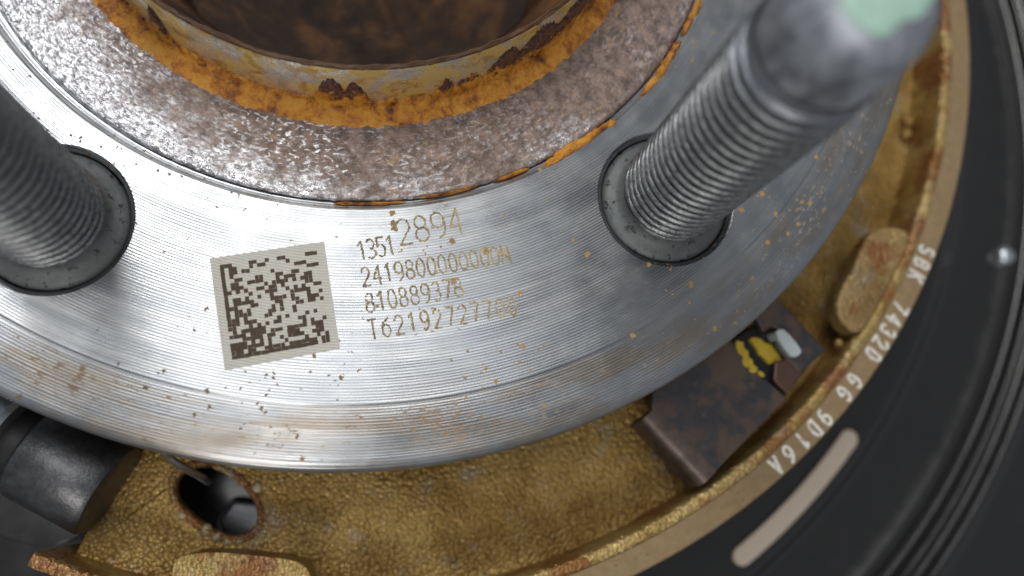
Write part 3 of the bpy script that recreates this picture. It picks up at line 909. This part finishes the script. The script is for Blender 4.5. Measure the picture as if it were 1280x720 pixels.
# ------------------------------------------------------------------ hold-down clip on the shoe web
ZC = -15.0
clip = thing('hold_down_clip', 'dark blued steel spring clip with yellow paint clamped on the gold shoe', 'spring clip', (58, -62, ZC))
def P(x, y, z=ZC): return px(x, y, z)
main = [P(*p) for p in ((813, 515), (889, 596), (985, 497), (955, 470), (940, 452), (922, 430), (905, 418), (870, 400), (818, 440))]
vs, fs = plate([main], ZC - 1.3, ZC)
body = obj('top_plate', vs, fs, M['clip'], clip, bevel=0.5, seg=3)
endp = [P(*p) for p in ((972, 370), (1034, 438), (1003, 466), (985, 450), (969, 430), (976, 416), (968, 408), (955, 415), (945, 397), (930, 380))]
vs, fs = plate([endp], ZC - 1.6, ZC - .2)
obj('end_plate', vs, fs, M['clip'], clip, bevel=0.35, seg=3)
brd = [P(*p, ZC - .8) for p in ((968, 452), (985, 448), (1004, 464), (984, 494), (966, 476))]
vs, fs = plate([brd], ZC - 2.0, ZC - .55)
obj('bridge', vs, fs, mat_plain('rust_brown_steel', (0.11, 0.062, 0.045), 0.4, 0.5, 0.4), clip, bevel=0.3)
# bent side leg (left end) going down to the web
lv = []; lf = []
e0, e1 = Vector(P(813, 515)), Vector(P(889, 596)); out = Vector((-(e1 - e0).y, (e1 - e0).x)).normalized()
if out.x > 0: out = -out
prof2 = [(1.1, 0.03), (0.3, 0.025), (-.3, -.02), (-.9, -.2), (-1.4, -.55), (-1.75, -1.1), (-1.95, -2.0), (-2.1, -3), (-2.2, -4.6), (-1.3, -4.6), (-.8, -2.4), (1.1, -1.2)]
for s_ in (0, 1):
    p = e0.lerp(e1, s_)
    for d_, z_ in prof2:
        qv = p - out * d_; lv.append((qv.x + 0, qv.y, ZC + z_ - .01))
k = len(prof2)
for j in range(k): lf.append((j, (j + 1) % k, k + (j + 1) % k, k + j))
lf += [tuple(range(k)), tuple(range(2 * k - 1, k - 1, -1))]
obj('bent_leg', lv, lf, mat_plain('worn_bend_steel', (0.11, 0.085, 0.075), 0.46, 0.75, 0.8, 0.5, 0.3), clip, smooth=True)
# block joining plates to web, widened and dark to stand for shade
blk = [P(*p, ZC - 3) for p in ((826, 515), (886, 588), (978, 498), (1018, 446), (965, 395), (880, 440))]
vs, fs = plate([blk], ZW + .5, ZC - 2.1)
obj('core_shade_block', vs, fs, M['gap'], clip, bevel=.4)
# pale pin head
pc = [P(*p, ZC + .6) for p in ((969, 417), (973, 411), (982, 412), (1002, 436), (1001, 443), (993, 447), (986, 443))]
vs, fs = plate([smooth_loop(pc, 1)], ZC - 2.2, ZC + .6)
obj('pin', vs, fs, M['pin'], clip, bevel=.35, seg=3)['label'] = 'pale pin head standing in the slot'
# yellow paint marks
y1 = [P(*p, ZC - 1.6) for p in ((936, 424), (941, 421), (950, 423), (956, 428), (966, 432), (971, 440), (979, 446), (977, 452), (979, 456), (966, 453), (962, 456), (953, 446), (948, 443), (944, 434))]
vs, fs = plate([y1], ZC - 2.5, ZC - 1.4)
obj('paint_mark', vs, fs, M['yellow'], clip, bevel=.2)
for y2 in (((919, 430), (922, 425), (926, 428), (929, 427), (930, 436), (936, 439), (935, 446), (941, 450), (941, 456), (948, 460), (943, 467), (936, 464), (937, 459), (931, 459), (927, 451), (930, 446), (923, 442)), ((946, 463), (953, 465), (957, 471), (950, 471))):
    vs, fs = plate([smooth_loop([P(*p, ZC + .05) for p in y2], 1)], ZC - .3, ZC + .09)
    obj('paint_mark', vs, fs, M['yellow'], clip)

# ------------------------------------------------------------------ adjuster at the foot of the shoe
ac = px(85, 588, -20.0)
an = math.atan2(ac[1], ac[0]); tdir = Vector((-math.sin(an), math.cos(an), 0))
adj = thing('brake_adjuster', 'dark steel brake adjuster sleeve butting against the end of the shoe', 'adjuster', (ac[0], ac[1], -21.5))
O = Vector((ac[0], ac[1], -21.8))
tdir = Vector((px(128, 608, -20)[0] - px(40, 560, -20)[0], px(128, 608, -20)[1] - px(40, 560, -20)[1], 0)).normalized()
obj('sleeve', *axis_lathe(O, tdir, [(-5.6, 0.01), (-5.6, 5.2), (-5.4, 5.9), (-4.9, 6.25), (4.6, 6.25), (5.2, 5.9), (5.4, 5.3), (5.4, 0.01)], 96), M['darksteel'], adj, smooth=True)
obj('neck', *axis_lathe(O, tdir, [(-8.2, 0.01), (-8.2, 5.0), (-5.5, 5.0), (-5.5, .01)], 48), M['gap'], adj, smooth=True)
vs, fs = [], []
wheel = []
N = 18
star = axis_lathe(O, tdir, [(-15, .01), (-15, 7.0), (-14.5, 7.6), (-8.6, 7.6), (-8.0, 7.0), (-8.0, .01)], 96)
obj('star_wheel', *star, M['bright'], adj, smooth=True)

# ------------------------------------------------------------------ return spring wire hooked into the hole
w0 = px(196, 552, -16); w1 = px(212, 572, -18); w2 = px(232, 586, -20); w3 = px(252, 598, -23)
path = [(px(150, 500, -14)[0], px(150, 500, -14)[1], -15.5), (*w0, -16), (*w1, -18), (*w2, -20.5), (*w3, -24), (px(256, 602, -27)[0], px(256, 602, -27)[1], -29)]
def catmull(pts, n=8):
    P_ = [Vector(p) for p in pts]; P_ = [P_[0]] + P_ + [P_[-1]]; r_ = []
    for i in range(1, len(P_) - 2):
        for k in range(n):
            t = k / n; a, b, c_, d = P_[i - 1:i + 3]
            r_.append(.5 * ((2 * b) + (c_ - a) * t + (2 * a - 5 * b + 4 * c_ - d) * t * t + (3 * b - a - 3 * c_ + d) * t ** 3))
    r_.append(P_[-2]); return r_
spr = thing('return_spring', 'thin grey spring wire hooked into the hole of the gold shoe', 'spring', (w3[0], w3[1], -24))
obj('wire', *tube(catmull(path), .5, 12), mat_plain('spring_wire', (0.40, 0.40, 0.41), .35, .9), spr, smooth=True)

for o in bpy.data.objects:
    if '_o' in o: del o['_o']
